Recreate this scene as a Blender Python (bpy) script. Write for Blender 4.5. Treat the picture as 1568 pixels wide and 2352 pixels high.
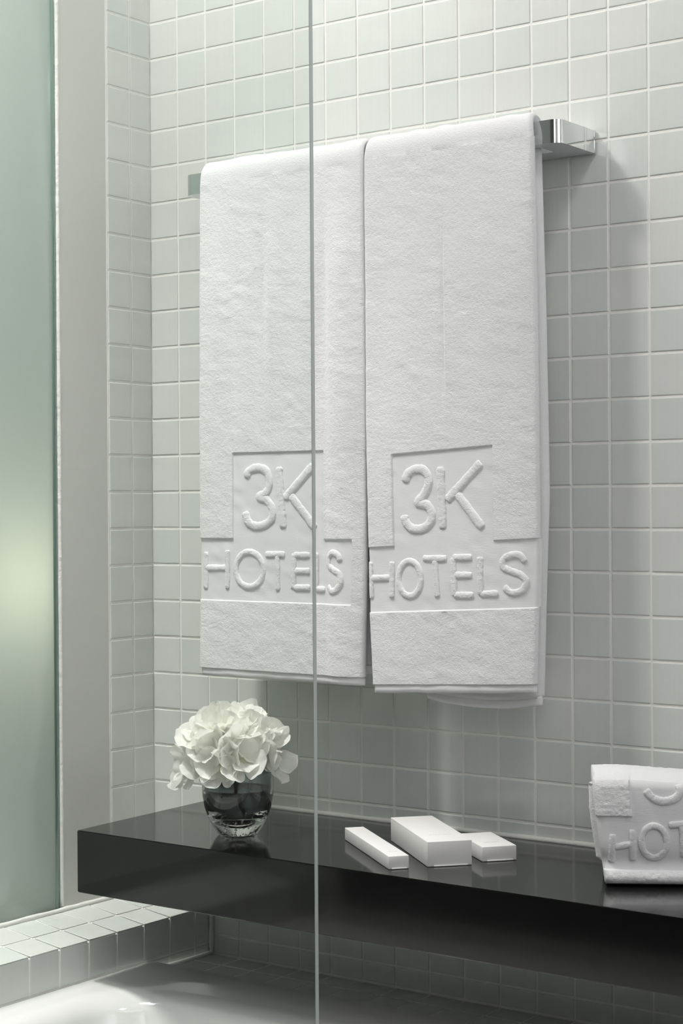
import bpy, bmesh, math, random
import numpy as np
from mathutils import Vector, Matrix

for o in list(bpy.data.objects):
    bpy.data.objects.remove(o, do_unlink=True)
random.seed(7)
rng = np.random.default_rng(7)
SC = bpy.context.scene
COL = SC.collection

# ------------------------------------------------------------------ camera
CAM = Vector((1.64675, -1.80855, 1.08985))
RIGHT = Vector((0.80640463, 0.59132881, -0.00646583))
UP = Vector((0.00385785, 0.00567315, 0.99997647))
BACK = Vector((0.59135158, -0.8064106, 0.0022936))
cam_data = bpy.data.cameras.new('camera')
cam = bpy.data.objects.new('camera', cam_data)
COL.objects.link(cam)
M = Matrix.Identity(4)
for i in range(3):
    M[i][0], M[i][1], M[i][2], M[i][3] = RIGHT[i], UP[i], BACK[i], CAM[i]
cam.matrix_world = M
cam_data.sensor_fit = 'HORIZONTAL'
cam_data.sensor_width = 36.0
FPX = 4078.87
cam_data.lens = FPX / 1568.0 * 36.0
cam_data.clip_start = 0.02
SC.camera = cam

# ------------------------------------------------------------------ world, lights, exposure
SC.view_settings.view_transform = 'Standard'
SC.view_settings.look = 'None'
SC.view_settings.gamma = 1.0
SC.view_settings.use_curve_mapping = False
SC.view_settings.exposure = 0.07
w = bpy.data.worlds.new('room_world')
SC.world = w
w.use_nodes = True
w.node_tree.nodes['Background'].inputs[0].default_value = (0.8, 0.9, 0.95, 1)
w.node_tree.nodes['Background'].inputs[1].default_value = 0.2


def area(name, loc, target, sx, sy, power, color=(1, 1, 1), spread=180):
    d = bpy.data.lights.new(name, 'AREA')
    d.shape = 'RECTANGLE'
    d.size, d.size_y = sx, sy
    d.energy = power
    d.color = color
    d.spread = math.radians(spread)
    o = bpy.data.objects.new(name, d)
    COL.objects.link(o)
    o.location = loc
    o.rotation_euler = (Vector(target) - Vector(loc)).to_track_quat('-Z', 'Y').to_euler()
    return o


area('ceiling_light', (0.06, -0.86, 2.43), (0.35, -0.20, 0.8), 0.14, 0.14, 10.0, (1.0, 0.965, 0.94))
area('tub_downlight', (0.10, -0.64, 2.43), (0.12, -0.56, 0.0), 0.14, 0.14, 4.5, (1.0, 0.965, 0.94), 66)
area('ceiling_downlight', (0.24, -0.30, 2.43), (0.24, -0.08, 1.0), 0.12, 0.12, 2.0, (1.0, 0.965, 0.93))
area('vanity_downlight', (1.30, -0.70, 2.43), (1.25, -0.40, 0.8), 0.25, 0.25, 4.5, (1.0, 0.965, 0.96))
area('room_ceiling_light', (1.45, -1.35, 2.43), (1.0, -0.8, 0.0), 1.0, 1.0, 7.5, (1.0, 0.975, 0.99))
area('front_fill_light', (1.75, -2.40, 1.80), (0.5, 0.0, 1.05), 0.9, 0.9, 8.5, (1.0, 0.975, 0.985))  # added soft frontal fill behind the camera, evens out top and bottom
area('vanity_light', (2.25, -0.60, 1.60), (0.6, -0.1, 1.0), 0.6, 0.6, 2.6, (0.92, 0.94, 1.0))


# ------------------------------------------------------------------ materials
def mat(name, base=(0.8, 0.8, 0.8), rough=0.5, metal=0.0, **kw):
    m = bpy.data.materials.new(name)
    m.use_nodes = True
    b = m.node_tree.nodes['Principled BSDF']
    b.inputs['Base Color'].default_value = (*base, 1)
    b.inputs['Roughness'].default_value = rough
    b.inputs['Metallic'].default_value = metal
    for k, v in kw.items():
        b.inputs[k.replace('_', ' ')].default_value = v
    return m


def nd(m, t, **kw):
    n = m.node_tree.nodes.new(t)
    for k, v in kw.items():
        setattr(n, k, v)
    return n


def lk(m, a, b):
    m.node_tree.links.new(a, b)


def add_noise_bump(m, scale, dist, detail=3.0, stretch=(1, 1, 1), strength=1.0, distort=0.0):
    b = m.node_tree.nodes['Principled BSDF']
    tc = nd(m, 'ShaderNodeTexCoord')
    mp = nd(m, 'ShaderNodeMapping')
    mp.inputs['Scale'].default_value = stretch
    n = nd(m, 'ShaderNodeTexNoise')
    n.inputs['Scale'].default_value = scale
    n.inputs['Detail'].default_value = detail
    n.inputs['Distortion'].default_value = distort
    bp = nd(m, 'ShaderNodeBump')
    bp.inputs['Distance'].default_value = dist
    bp.inputs['Strength'].default_value = strength
    lk(m, tc.outputs['Object'], mp.inputs[0])
    lk(m, mp.outputs[0], n.inputs['Vector'])
    lk(m, n.outputs['Fac'], bp.inputs['Height'])
    lk(m, bp.outputs[0], b.inputs['Normal'])
    return n, bp


# pale green glass mosaic: hue varies a little from tile to tile, faint vertical streaks under the glaze
M_TILE = mat('glass_mosaic', rough=0.22, Coat_Weight=0.35, Coat_Roughness=0.08)
_b = M_TILE.node_tree.nodes['Principled BSDF']
_oi = nd(M_TILE, 'ShaderNodeObjectInfo')
_geo = nd(M_TILE, 'ShaderNodeNewGeometry')
_add = nd(M_TILE, 'ShaderNodeMath', operation='ADD')
_fr = nd(M_TILE, 'ShaderNodeMath', operation='FRACT')
lk(M_TILE, _oi.outputs['Random'], _add.inputs[0])
lk(M_TILE, _geo.outputs['Random Per Island'], _add.inputs[1])
lk(M_TILE, _add.outputs[0], _fr.inputs[0])
_cr = nd(M_TILE, 'ShaderNodeValToRGB')
_cr.color_ramp.elements[0].color = (0.665, 0.702, 0.672, 1)
_cr.color_ramp.elements[1].color = (0.715, 0.730, 0.700, 1)
_e = _cr.color_ramp.elements.new(0.5)
_e.color = (0.695, 0.722, 0.694, 1)
lk(M_TILE, _fr.outputs[0], _cr.inputs[0])
_tc = nd(M_TILE, 'ShaderNodeTexCoord')
_mp = nd(M_TILE, 'ShaderNodeMapping')
_mp.inputs['Scale'].default_value = (260, 260, 14)
_sn = nd(M_TILE, 'ShaderNodeTexNoise')
_sn.inputs['Scale'].default_value = 1.0
_sn.inputs['Detail'].default_value = 2.0
lk(M_TILE, _tc.outputs['Object'], _mp.inputs[0])
lk(M_TILE, _mp.outputs[0], _sn.inputs['Vector'])
_mr = nd(M_TILE, 'ShaderNodeMapRange')
_mr.inputs['To Min'].default_value = 0.97
_mr.inputs['To Max'].default_value = 1.03
lk(M_TILE, _sn.outputs['Fac'], _mr.inputs['Value'])
_mx = nd(M_TILE, 'ShaderNodeVectorMath', operation='SCALE')
lk(M_TILE, _cr.outputs[0], _mx.inputs[0])
lk(M_TILE, _mr.outputs[0], _mx.inputs['Scale'])
lk(M_TILE, _mx.outputs[0], _b.inputs['Base Color'])
_bn = nd(M_TILE, 'ShaderNodeTexNoise')
_bn.inputs['Scale'].default_value = 32.0
_bn.inputs['Detail'].default_value = 1.0
_bb = nd(M_TILE, 'ShaderNodeBump')
_bb.inputs['Distance'].default_value = 0.0012
_bb.inputs['Strength'].default_value = 0.6
lk(M_TILE, _tc.outputs['Object'], _bn.inputs['Vector'])
lk(M_TILE, _bn.outputs['Fac'], _bb.inputs['Height'])
lk(M_TILE, _bb.outputs[0], _b.inputs['Normal'])

M_GROUT = mat('white_grout', (0.86, 0.86, 0.82), 0.6)
add_noise_bump(M_GROUT, 300, 0.0004)
M_PLASTER = mat('painted_reveal', (0.66, 0.66, 0.62), 0.45)
add_noise_bump(M_PLASTER, 60, 0.0003)
M_WHITE = mat('white_paint', (0.80, 0.80, 0.78), 0.6)
add_noise_bump(M_WHITE, 80, 0.0003)
M_DARKWALL = mat('dark_stone', (0.04, 0.042, 0.04), 0.5)
add_noise_bump(M_DARKWALL, 20, 0.0003)
M_FLOOR = mat('grey_floor', (0.05, 0.052, 0.05), 0.3)
add_noise_bump(M_FLOOR, 20, 0.0003)
M_SEAL = mat('white_sealant', (0.82, 0.82, 0.78), 0.35)
add_noise_bump(M_SEAL, 120, 0.0015)

M_TERRY = mat('white_terry', (0.735, 0.738, 0.748), 0.95, Sheen_Weight=0.2, Sheen_Roughness=0.6)
M_TERRY.node_tree.nodes['Principled BSDF'].inputs['Specular IOR Level'].default_value = 0.1
_tc = nd(M_TERRY, 'ShaderNodeTexCoord')
_n1 = nd(M_TERRY, 'ShaderNodeTexNoise')
_n1.inputs['Scale'].default_value = 330
_n1.inputs['Detail'].default_value = 3
_n1.inputs['Distortion'].default_value = 1.4
_n2 = nd(M_TERRY, 'ShaderNodeTexVoronoi')
_n2.inputs['Scale'].default_value = 900
_ad = nd(M_TERRY, 'ShaderNodeMath', operation='MULTIPLY_ADD')
_ad.inputs[1].default_value = 0.35
_mp = nd(M_TERRY, 'ShaderNodeMapping')
_mp.inputs['Scale'].default_value = (0.62, 1.0, 1.25)
_mp.inputs['Rotation'].default_value = (0, 0.25, 0)
lk(M_TERRY, _tc.outputs['Object'], _mp.inputs[0])
lk(M_TERRY, _mp.outputs[0], _n1.inputs['Vector'])
lk(M_TERRY, _tc.outputs['Object'], _n2.inputs['Vector'])
lk(M_TERRY, _n2.outputs['Distance'], _ad.inputs[0])
lk(M_TERRY, _n1.outputs['Fac'], _ad.inputs[2])
_bp = nd(M_TERRY, 'ShaderNodeBump')
_bp.inputs['Distance'].default_value = 0.0013
_bp.inputs['Strength'].default_value = 0.42
lk(M_TERRY, _ad.outputs[0], _bp.inputs['Height'])
lk(M_TERRY, _bp.outputs[0], M_TERRY.node_tree.nodes['Principled BSDF'].inputs['Normal'])

M_WEAVE = mat('flat_weave', (0.735, 0.738, 0.748), 0.85)
M_WEAVE.node_tree.nodes['Principled BSDF'].inputs['Specular IOR Level'].default_value = 0.15
add_noise_bump(M_WEAVE, 1.0, 0.0002, 2.0, (150, 150, 1300), 0.6)

M_CHROME = mat('chrome', (0.72, 0.74, 0.74), 0.035, 1.0)
M_CHROME_B = mat('brushed_chrome', (0.80, 0.81, 0.83), 0.34, 1.0)
add_noise_bump(M_CHROME_B, 1.0, 0.00004, 2.0, (40, 900, 900))

M_BLACK = mat('black_lacquer', (0.004, 0.0045, 0.004), 0.08)
_n = nd(M_BLACK, 'ShaderNodeTexNoise')
_n.inputs['Scale'].default_value = 40
_mr = nd(M_BLACK, 'ShaderNodeMapRange')
_mr.inputs['To Min'].default_value = 0.07
_mr.inputs['To Max'].default_value = 0.12
_tc = nd(M_BLACK, 'ShaderNodeTexCoord')
lk(M_BLACK, _tc.outputs['Object'], _n.inputs['Vector'])
lk(M_BLACK, _n.outputs['Fac'], _mr.inputs['Value'])
lk(M_BLACK, _mr.outputs[0], M_BLACK.node_tree.nodes['Principled BSDF'].inputs['Roughness'])

M_TUB = mat('white_acrylic', (0.80, 0.80, 0.79), 0.09, Coat_Weight=0.2, Coat_Roughness=0.05)
add_noise_bump(M_TUB, 6, 0.0002)
M_CARD = mat('white_card', (0.72, 0.72, 0.71), 0.55)
add_noise_bump(M_CARD, 500, 0.00006)
M_INK = mat('grey_print', (0.22, 0.22, 0.22), 0.7)

# clear glass panel of the screen: see-through with a mirror share that grows with the angle
M_SCREEN = bpy.data.materials.new('clear_screen_glass')
M_SCREEN.use_nodes = True
_nt = M_SCREEN.node_tree
_nt.nodes.clear()
_out = nd(M_SCREEN, 'ShaderNodeOutputMaterial')
_tr = nd(M_SCREEN, 'ShaderNodeBsdfTransparent')
_tr.inputs[0].default_value = (0.970, 0.986, 0.978, 1)
_gl = nd(M_SCREEN, 'ShaderNodeBsdfGlossy')
_gl.inputs['Roughness'].default_value = 0.0
_lw = nd(M_SCREEN, 'ShaderNodeLayerWeight')
_lw.inputs['Blend'].default_value = 0.5
_pw = nd(M_SCREEN, 'ShaderNodeMath', operation='POWER')
_pw.inputs[1].default_value = 5.0
_ma = nd(M_SCREEN, 'ShaderNodeMath', operation='MULTIPLY_ADD')
_ma.inputs[1].default_value = 0.95
_ma.inputs[2].default_value = 0.036
_mix = nd(M_SCREEN, 'ShaderNodeMixShader')
lk(M_SCREEN, _lw.outputs['Facing'], _pw.inputs[0])
lk(M_SCREEN, _pw.outputs[0], _ma.inputs[0])
lk(M_SCREEN, _ma.outputs[0], _mix.inputs[0])
lk(M_SCREEN, _tr.outputs[0], _mix.inputs[1])
lk(M_SCREEN, _gl.outputs[0], _mix.inputs[2])
lk(M_SCREEN, _mix.outputs[0], _out.inputs[0])
M_EDGE = mat('polished_glass_edge', (0.44, 0.49, 0.47), 0.12, Coat_Weight=1.0)

# etched, light-diffusing window glass with a smooth outer face
M_FROST = bpy.data.materials.new('etched_green_glass')
M_FROST.use_nodes = True
_b = M_FROST.node_tree.nodes['Principled BSDF']
_b.inputs['Base Color'].default_value = (0.44, 0.50, 0.465, 1)
_b.inputs['Roughness'].default_value = 0.6
_b.inputs['Coat Weight'].default_value = 1.0
_b.inputs['Coat Roughness'].default_value = 0.02
_tl = nd(M_FROST, 'ShaderNodeBsdfTranslucent')
_tl.inputs[0].default_value = (0.84, 0.885, 0.855, 1)
_mix = nd(M_FROST, 'ShaderNodeMixShader')
_mix.inputs[0].default_value = 0.5
lk(M_FROST, _b.outputs[0], _mix.inputs[1])
lk(M_FROST, _tl.outputs[0], _mix.inputs[2])
lk(M_FROST, _mix.outputs[0], M_FROST.node_tree.nodes['Material Output'].inputs[0])

M_GLASS = mat('clear_vase_glass', (0.97, 0.98, 0.97), 0.0)
M_GLASS.node_tree.nodes['Principled BSDF'].inputs['Transmission Weight'].default_value = 1.0
M_GLASS.node_tree.nodes['Principled BSDF'].inputs['IOR'].default_value = 1.47
M_SMOKE = mat('smoked_glass', (0.52, 0.57, 0.58), 0.0)
M_SMOKE.node_tree.nodes['Principled BSDF'].inputs['Transmission Weight'].default_value = 1.0
M_SMOKE.node_tree.nodes['Principled BSDF'].inputs['IOR'].default_value = 1.02
M_WATER = mat('vase_water', (0.20, 0.215, 0.215), 0.0)
M_WATER.node_tree.nodes['Principled BSDF'].inputs['Transmission Weight'].default_value = 1.0
M_WATER.node_tree.nodes['Principled BSDF'].inputs['IOR'].default_value = 1.33
M_BUBBLE = mat('bubble', (1, 1, 1), 0.0)
M_BUBBLE.node_tree.nodes['Principled BSDF'].inputs['Transmission Weight'].default_value = 1.0
M_BUBBLE.node_tree.nodes['Principled BSDF'].inputs['IOR'].default_value = 0.68
M_STEM = mat('green_stem', (0.05, 0.08, 0.04), 0.5)
add_noise_bump(M_STEM, 200, 0.0005)

M_PETAL = bpy.data.materials.new('cream_petal')
M_PETAL.use_nodes = True
_b = M_PETAL.node_tree.nodes['Principled BSDF']
_b.inputs['Roughness'].default_value = 0.6
_b.inputs['Specular IOR Level'].default_value = 0.2
_tc = nd(M_PETAL, 'ShaderNodeTexCoord')
_ln = nd(M_PETAL, 'ShaderNodeVectorMath', operation='LENGTH')
lk(M_PETAL, _tc.outputs['Object'], _ln.inputs[0])
_cr = nd(M_PETAL, 'ShaderNodeValToRGB')
_cr.color_ramp.elements[0].position = 0.003
_cr.color_ramp.elements[0].color = (0.72, 0.74, 0.50, 1)
_cr.color_ramp.elements[1].position = 0.014
_cr.color_ramp.elements[1].color = (0.95, 0.95, 0.91, 1)
lk(M_PETAL, _ln.outputs['Value'], _cr.inputs[0])
lk(M_PETAL, _cr.outputs[0], _b.inputs['Base Color'])
_tl = nd(M_PETAL, 'ShaderNodeBsdfTranslucent')
_tl.inputs[0].default_value = (0.97, 0.97, 0.92, 1)
_mix = nd(M_PETAL, 'ShaderNodeMixShader')
_mix.inputs[0].default_value = 0.45
lk(M_PETAL, _b.outputs[0], _mix.inputs[1])
lk(M_PETAL, _tl.outputs[0], _mix.inputs[2])
lk(M_PETAL, _mix.outputs[0], M_PETAL.node_tree.nodes['Material Output'].inputs[0])
M_BUD = mat('pale_green_bud', (0.62, 0.66, 0.42), 0.6)


# ------------------------------------------------------------------ mesh helpers
def link(name, me, m=None, parent=None, loc=None, rot=None, label=None, cat=None, group=None, kind=None):
    o = bpy.data.objects.new(name, me)
    COL.objects.link(o)
    if me is not None and m is not None and not me.materials:
        me.materials.append(m)
    if parent is not None:
        o.parent = parent
    if loc is not None:
        o.location = loc
    if rot is not None:
        o.rotation_euler = rot
    if label:
        o['label'] = label
    if cat:
        o['category'] = cat
    if group:
        o['group'] = group
    if kind:
        o['kind'] = kind
    return o


def mesh_pd(name, v, f, smooth=False):
    me = bpy.data.meshes.new(name)
    me.from_pydata([tuple(p) for p in v], [], [tuple(int(i) for i in q) for q in f])
    if smooth:
        me.polygons.foreach_set('use_smooth', [True] * len(me.polygons))
    me.update()
    return me


def box_bm(bm, x0, x1, y0, y1, z0, z1):
    vs = [bm.verts.new(p) for p in ((x0, y0, z0), (x1, y0, z0), (x1, y1, z0), (x0, y1, z0),
                                    (x0, y0, z1), (x1, y0, z1), (x1, y1, z1), (x0, y1, z1))]
    for q in ((0, 3, 2, 1), (4, 5, 6, 7), (0, 1, 5, 4), (1, 2, 6, 5), (2, 3, 7, 6), (3, 0, 4, 7)):
        bm.faces.new([vs[i] for i in q])


def bm_mesh(name, bm, smooth=False):
    bmesh.ops.recalc_face_normals(bm, faces=bm.faces)
    me = bpy.data.meshes.new(name)
    bm.to_mesh(me)
    bm.free()
    if smooth:
        me.polygons.foreach_set('use_smooth', [True] * len(me.polygons))
    return me


def boxes(name, lst, bevel=0.0, seg=2):
    bm = bmesh.new()
    for b in lst:
        box_bm(bm, *b)
    if bevel:
        bmesh.ops.bevel(bm, geom=list(bm.edges), offset=bevel, segments=seg, affect='EDGES', profile=0.5)
    return bm_mesh(name, bm, smooth=bevel > 0)


def autosmooth(o, ang=35):
    o.data.polygons.foreach_set('use_smooth', [True] * len(o.data.polygons))
    o.data.set_sharp_from_angle(angle=math.radians(ang))


def lathe(name, prof, seg=64, closed=False):
    v, f = [], []
    n = len(prof)
    for i in range(seg):
        a = 2 * math.pi * i / seg
        for r, z in prof:
            v.append((r * math.cos(a), r * math.sin(a), z))
    m = n if closed else n - 1
    for i in range(seg):
        for j in range(m):
            a, b = i * n + j, i * n + (j + 1) % n
            c, d = ((i + 1) % seg) * n + (j + 1) % n, ((i + 1) % seg) * n + j
            f.append((a, d, c, b))
    me = mesh_pd(name, v, f, True)
    bm = bmesh.new()
    bm.from_mesh(me)
    bmesh.ops.remove_doubles(bm, verts=bm.verts, dist=1e-6)
    bmesh.ops.recalc_face_normals(bm, faces=bm.faces)
    bm.to_mesh(me)
    bm.free()
    return me


def hash3(ix, iy, iz, seed):
    h = (ix * 374761393 + iy * 668265263 + iz * 2147483647 + seed * 974711) & 0xFFFFFFFF
    h = ((h ^ (h >> 13)) * 1274126177) & 0xFFFFFFFF
    return ((h ^ (h >> 16)) & 0xFFFF) / 65535.0


def vnoise(x, y, z=0.0, seed=0):
    """smooth value noise in -1..1 on numpy arrays"""
    x, y, z = np.broadcast_arrays(np.asarray(x, float), np.asarray(y, float), np.asarray(z, float))
    ix, iy, iz = np.floor(x).astype(np.int64), np.floor(y).astype(np.int64), np.floor(z).astype(np.int64)
    fx, fy, fz = x - ix, y - iy, z - iz
    fx, fy, fz = fx * fx * (3 - 2 * fx), fy * fy * (3 - 2 * fy), fz * fz * (3 - 2 * fz)
    r = 0
    for a in (0, 1):
        for b in (0, 1):
            for c in (0, 1):
                wgt = (fx if a else 1 - fx) * (fy if b else 1 - fy) * (fz if c else 1 - fz)
                r = r + wgt * hash3(ix + a, iy + b, iz + c, seed)
    return r * 2 - 1


# ------------------------------------------------------------------ setting: walls, floor, ceiling
T = 0.05
TZ = 0.04921
Z0 = 1.65449          # height of tile joint 0; joint r lies at Z0 - r*TZ
RX, RY, RZ = 2.35, -2.45, 2.45
LZ0, LZ1 = 0.573, 0.560   # window ledge top: at the wall, at its front edge
LX = 0.10
DECK = 0.497

# a pillowed glass tile, back on the plane, front towards -Y; 1 x 1 in x and z
TH = 0.0011


def tile_template(wd, hg, th=TH, bev=0.0009):
    hx, hz = wd / 2, hg / 2
    v = []
    for (dx, dz, y) in ((0, 0, 0), (0, 0, -th + bev * 0.55), (bev * 0.45, bev * 0.45, -th + bev * 0.12), (bev * 1.3, bev * 1.3, -th)):
        v += [(-hx + dx, y, -hz + dz), (hx - dx, y, -hz + dz), (hx - dx, y, hz - dz), (-hx + dx, y, hz - dz)]
    f = []
    for k in range(3):
        for i in range(4):
            j = (i + 1) % 4
            f.append((k * 4 + i, k * 4 + j, (k + 1) * 4 + j, (k + 1) * 4 + i))
    f.append((12, 13, 14, 15))
    return v, f


GAP = 0.0032
_tm = {}


def tile_mesh(wd, hg):
    k = (round(wd, 4), round(hg, 4))
    if k not in _tm:
        v, f = tile_template(wd - GAP, hg - GAP)
        me = mesh_pd('tile', v, f, False)
        me.materials.append(M_TILE)
        _tm[k] = me
    return _tm[k]


def project(p):
    d = Vector(p) - CAM
    z = -d.dot(BACK)
    if z <= 0.01:
        return None
    return 784 + FPX * d.dot(RIGHT) / z, 1176 - FPX * d.dot(UP) / z, z


def shaded_by(p):
    """is the point on the far wall hidden from the photographer by the towels or the shelf"""
    d = Vector(p) - CAM

    def hit(y):
        s = (y - CAM.y) / d.y
        return CAM + d * s
    q = hit(-0.1)
    if 0.178 < q.x < 0.655 and 0.885 < q.z < 1.515:
        return True
    q = hit(-0.262)
    if q.x > 0.115 and 0.629 < q.z < 0.697:
        return True
    return False


def place_tiles(parent, cells, frame, name='tile', limit=300):
    """cells: (u, v, w, h) centre and size in the plane; frame maps to world matrix"""
    vis, rest = [], []
    for c in cells:
        Mx = frame(c)
        best = None
        hid = 0
        pts = [Mx @ Vector((a * c[2] * 0.42, 0, b * c[3] * 0.42)) for a, b in ((0, 0), (-1, -1), (1, -1), (1, 1), (-1, 1))]
        inside = 0
        for p in pts:
            q = project(p)
            if q and -5 < q[0] < 1573 and -5 < q[1] < 2357 and not shaded_by(p):
                inside += 1
        q = project(pts[0])
        (vis if inside else rest).append((q[2] if q else 99, c, Mx))
    vis.sort(key=lambda a: a[0])
    rest += vis[limit:]
    vis = vis[:limit]
    for _, c, Mx in vis:
        o = link(name, tile_mesh(c[2], c[3]), None, parent)
        o.matrix_local = Mx @ Matrix.Rotation(random.uniform(-0.006, 0.006), 4, 'X') @ Matrix.Rotation(random.uniform(-0.006, 0.006), 4, 'Z')
    if rest:
        V, F = [], []
        for _, c, Mx in rest:
            v, f = tile_template(c[2] - GAP, c[3] - GAP)
            k = len(V)
            Mr = Mx @ Matrix.Rotation(random.uniform(-0.006, 0.006), 4, 'X') @ Matrix.Rotation(random.uniform(-0.006, 0.006), 4, 'Z')
            V += [tuple(Mr @ Vector(p)) for p in v]
            F += [tuple(i + k for i in q) for q in f]
        o = link('tile_field', mesh_pd('tile_field', V, F), M_TILE, parent, kind='stuff')
    return len(vis), len(rest)


# back wall (the tiled wall with the towel rail)
wall_back = link('wall_back', boxes('wall_back', [(-0.10, RX + 0.1, 0.0, 0.12, 0.0, RZ)]), M_GROUT, kind='structure',
                 label='wall of pale green glass mosaic tiles behind the towels')
cells = []
for c in range(int(RX / T)):
    zt = RZ
    r = int(math.ceil((Z0 - RZ) / TZ))
    z_hi = RZ
    while True:
        z_lo = max(Z0 - r * TZ, DECK)
        if z_hi - z_lo > 0.006:
            cells.append(((c + 0.5) * T, (z_hi + z_lo) / 2, T, round(z_hi - z_lo, 4)))
        if z_lo <= DECK:
            break
        z_hi = z_lo
        r += 1
print('back tiles', place_tiles(wall_back, cells, lambda c: Matrix.Translation((c[0], 0, c[1]))))

# left wall with the window opening
WY0, WY1 = -0.0870, -0.86      # the reveal starts at WY0
PY = -0.1735                   # far edge of the pane
wall_left = link('wall_left', boxes('wall_left', [
    (-0.12, 0.0, WY0, 0.0, 0.0, RZ), (-0.12, 0.0, WY1, WY0, 0.0, 0.55),
    (-0.12, 0.0, WY1, WY0, 2.25, RZ)]), M_GROUT, kind='structure',
    label='narrow strip of mosaic wall left of the corner, beside the window')
cells = []
for (ya, yb) in ((0.0, -0.0412), (-0.0412, -0.0862)):
    r = int(math.ceil((Z0 - RZ) / TZ))
    z_hi = RZ
    while z_hi > 0.56:
        z_lo = max(Z0 - r * TZ, 0.574)
        if z_hi - z_lo > 0.006:
            cells.append(((ya + yb) / 2, (z_hi + z_lo) / 2, round(ya - yb, 4), round(z_hi - z_lo, 4)))
        if z_lo <= 0.574:
            break
        z_hi = z_lo
        r += 1
RotL = Matrix.Rotation(math.pi / 2, 4, 'Z')
print('left tiles', place_tiles(wall_left, cells, lambda c: Matrix.Translation((0, c[0], c[1])) @ RotL))

M_GREYWALL = mat('grey_paint', (0.33, 0.335, 0.33), 0.6)
add_noise_bump(M_GREYWALL, 80, 0.0003)
link('wall_left', boxes('wall_left_rear', [(-0.12, 0.0, RY, WY1, 0.0, RZ)]), M_GREYWALL, kind='structure')
link('reflection_panel_left', boxes('reflection_panel_left', [(0.0005, 0.02, RY + 0.001, -0.815, 0.0, 0.60)], 0.001, 1), M_DARKWALL, kind='structure')  # unseen dark panel, added so the shelf front reflects something dark
link('wall_right', boxes('wall_right', [(RX, RX + 0.1, RY, 0.0, 0.0, RZ)]), M_WHITE, kind='structure')
link('wall_front', boxes('wall_front', [(-0.12, RX + 0.1, RY - 0.1, RY, 0.0, RZ)]), M_DARKWALL, kind='structure')
link('floor', boxes('floor', [(-0.12, RX + 0.1, RY - 0.1, 0.12, -0.1, 0.0)]), M_FLOOR, kind='structure')
link('ceiling', boxes('ceiling', [(-0.12, RX + 0.1, RY - 0.1, 0.12, RZ, RZ + 0.1)]), M_WHITE, kind='structure')

# ------------------------------------------------------------------ window with etched glass
window = link('window_1', boxes('window_frame', [(-0.12, -0.0005, PY, WY0, 0.560, 2.25), (-0.12, -0.0005, WY1, WY1 + 0.08, 0.56, 2.25),
                                                 (-0.12, -0.0005, WY1 + 0.08, PY, 2.17, 2.25), (-0.12, -0.012, WY1 + 0.08, PY, 0.55, 0.5745)]),
              M_PLASTER, kind='structure', label='frosted green window at the left edge with its smooth painted frame')
link('pane', boxes('pane', [(-0.012, -0.004, WY1 + 0.08, PY - 0.0045, 0.5745, 2.17)], 0.0006, 1), M_FROST, window, label='frosted green glass pane')
M_PEDGE = mat('green_glass_edge', (0.16, 0.25, 0.21), 0.2, Coat_Weight=1.0)
link('glass_edge', boxes('glass_edge', [(-0.010, -0.0036, PY - 0.0115, PY - 0.0035, 0.575, 2.17)], 0.0005, 1), M_PEDGE, window, label='dark green edge of the pane')


def bead(name, pts, rad, m, parent, seed=1, label=None, n=8, wob=0.25):
    """an uneven bead of sealant along a polyline"""
    pts = [Vector(p) for p in pts]
    P = []
    for a, b in zip(pts[:-1], pts[1:]):
        k = max(2, int((b - a).length / 0.006))
        P += [a.lerp(b, i / k) for i in range(k)]
    P.append(pts[-1])
    v, f = [], []
    for i, p in enumerate(P):
        d = (P[min(i + 1, len(P) - 1)] - P[max(i - 1, 0)]).normalized()
        u = d.cross(Vector((0.3, 0.2, 0.9)) if abs(d.z) < 0.9 else Vector((1, 0, 0))).normalized()
        ww = d.cross(u)
        rr = rad * (1 + wob * float(vnoise(i * 0.35, seed * 3.7, 0, seed)))
        for j in range(n):
            a = 2 * math.pi * j / n
            v.append(p + (u * math.cos(a) + ww * math.sin(a)) * rr)
    for i in range(len(P) - 1):
        for j in range(n):
            f.append((i * n + j, i * n + (j + 1) % n, (i + 1) * n + (j + 1) % n, (i + 1) * n + j))
    f.append(tuple(range(n))[::-1])
    f.append(tuple((len(P) - 1) * n + j for j in range(n)))
    return link(name, mesh_pd(name, v, f, True), m, parent, label=label)


bead('sealant_bead', [(-0.003, PY - 0.0008, 2.17), (-0.003, PY - 0.0008, 0.578)], 0.0030, M_SEAL, window, 3, wob=0.1)
bead('sealant_bead', [(0.001, WY0 + 0.002, 0.5738), (0.001, -0.80, 0.5738)], 0.0034, M_SEAL, window, 4, wob=0.12)

# space behind the frosted pane: a white recess with a warm lamp
backroom = boxes('recess', [(-1.1, -1.05, -2.0, 0.3, 0.0, 2.6), (-1.1, -0.12, 0.25, 0.3, 0.0, 2.6), (-1.1, -0.12, -2.0, -1.95, 0.0, 2.6),
                            (-1.1, -0.12, -2.0, 0.3, 2.45, 2.5), (-1.1, -0.12, -2.0, 0.3, 0.0, 0.05)])
link('wall_recess', backroom, M_WHITE, kind='structure')
pl = bpy.data.lights.new('bedside_lamp_light', 'POINT')
pl.energy = 1.0
pl.color = (1.0, 0.93, 0.76)
pl.shadow_soft_size = 0.03
po = bpy.data.objects.new('bedside_lamp_light', pl)
po.location = (-0.115, -0.235, 0.995)
COL.objects.link(po)
area('far_room_light', (-0.6, -0.8, 2.40), (-0.4, -0.5, 1.2), 0.5, 0.8, 24.0, (0.98, 1.0, 0.98))

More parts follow.
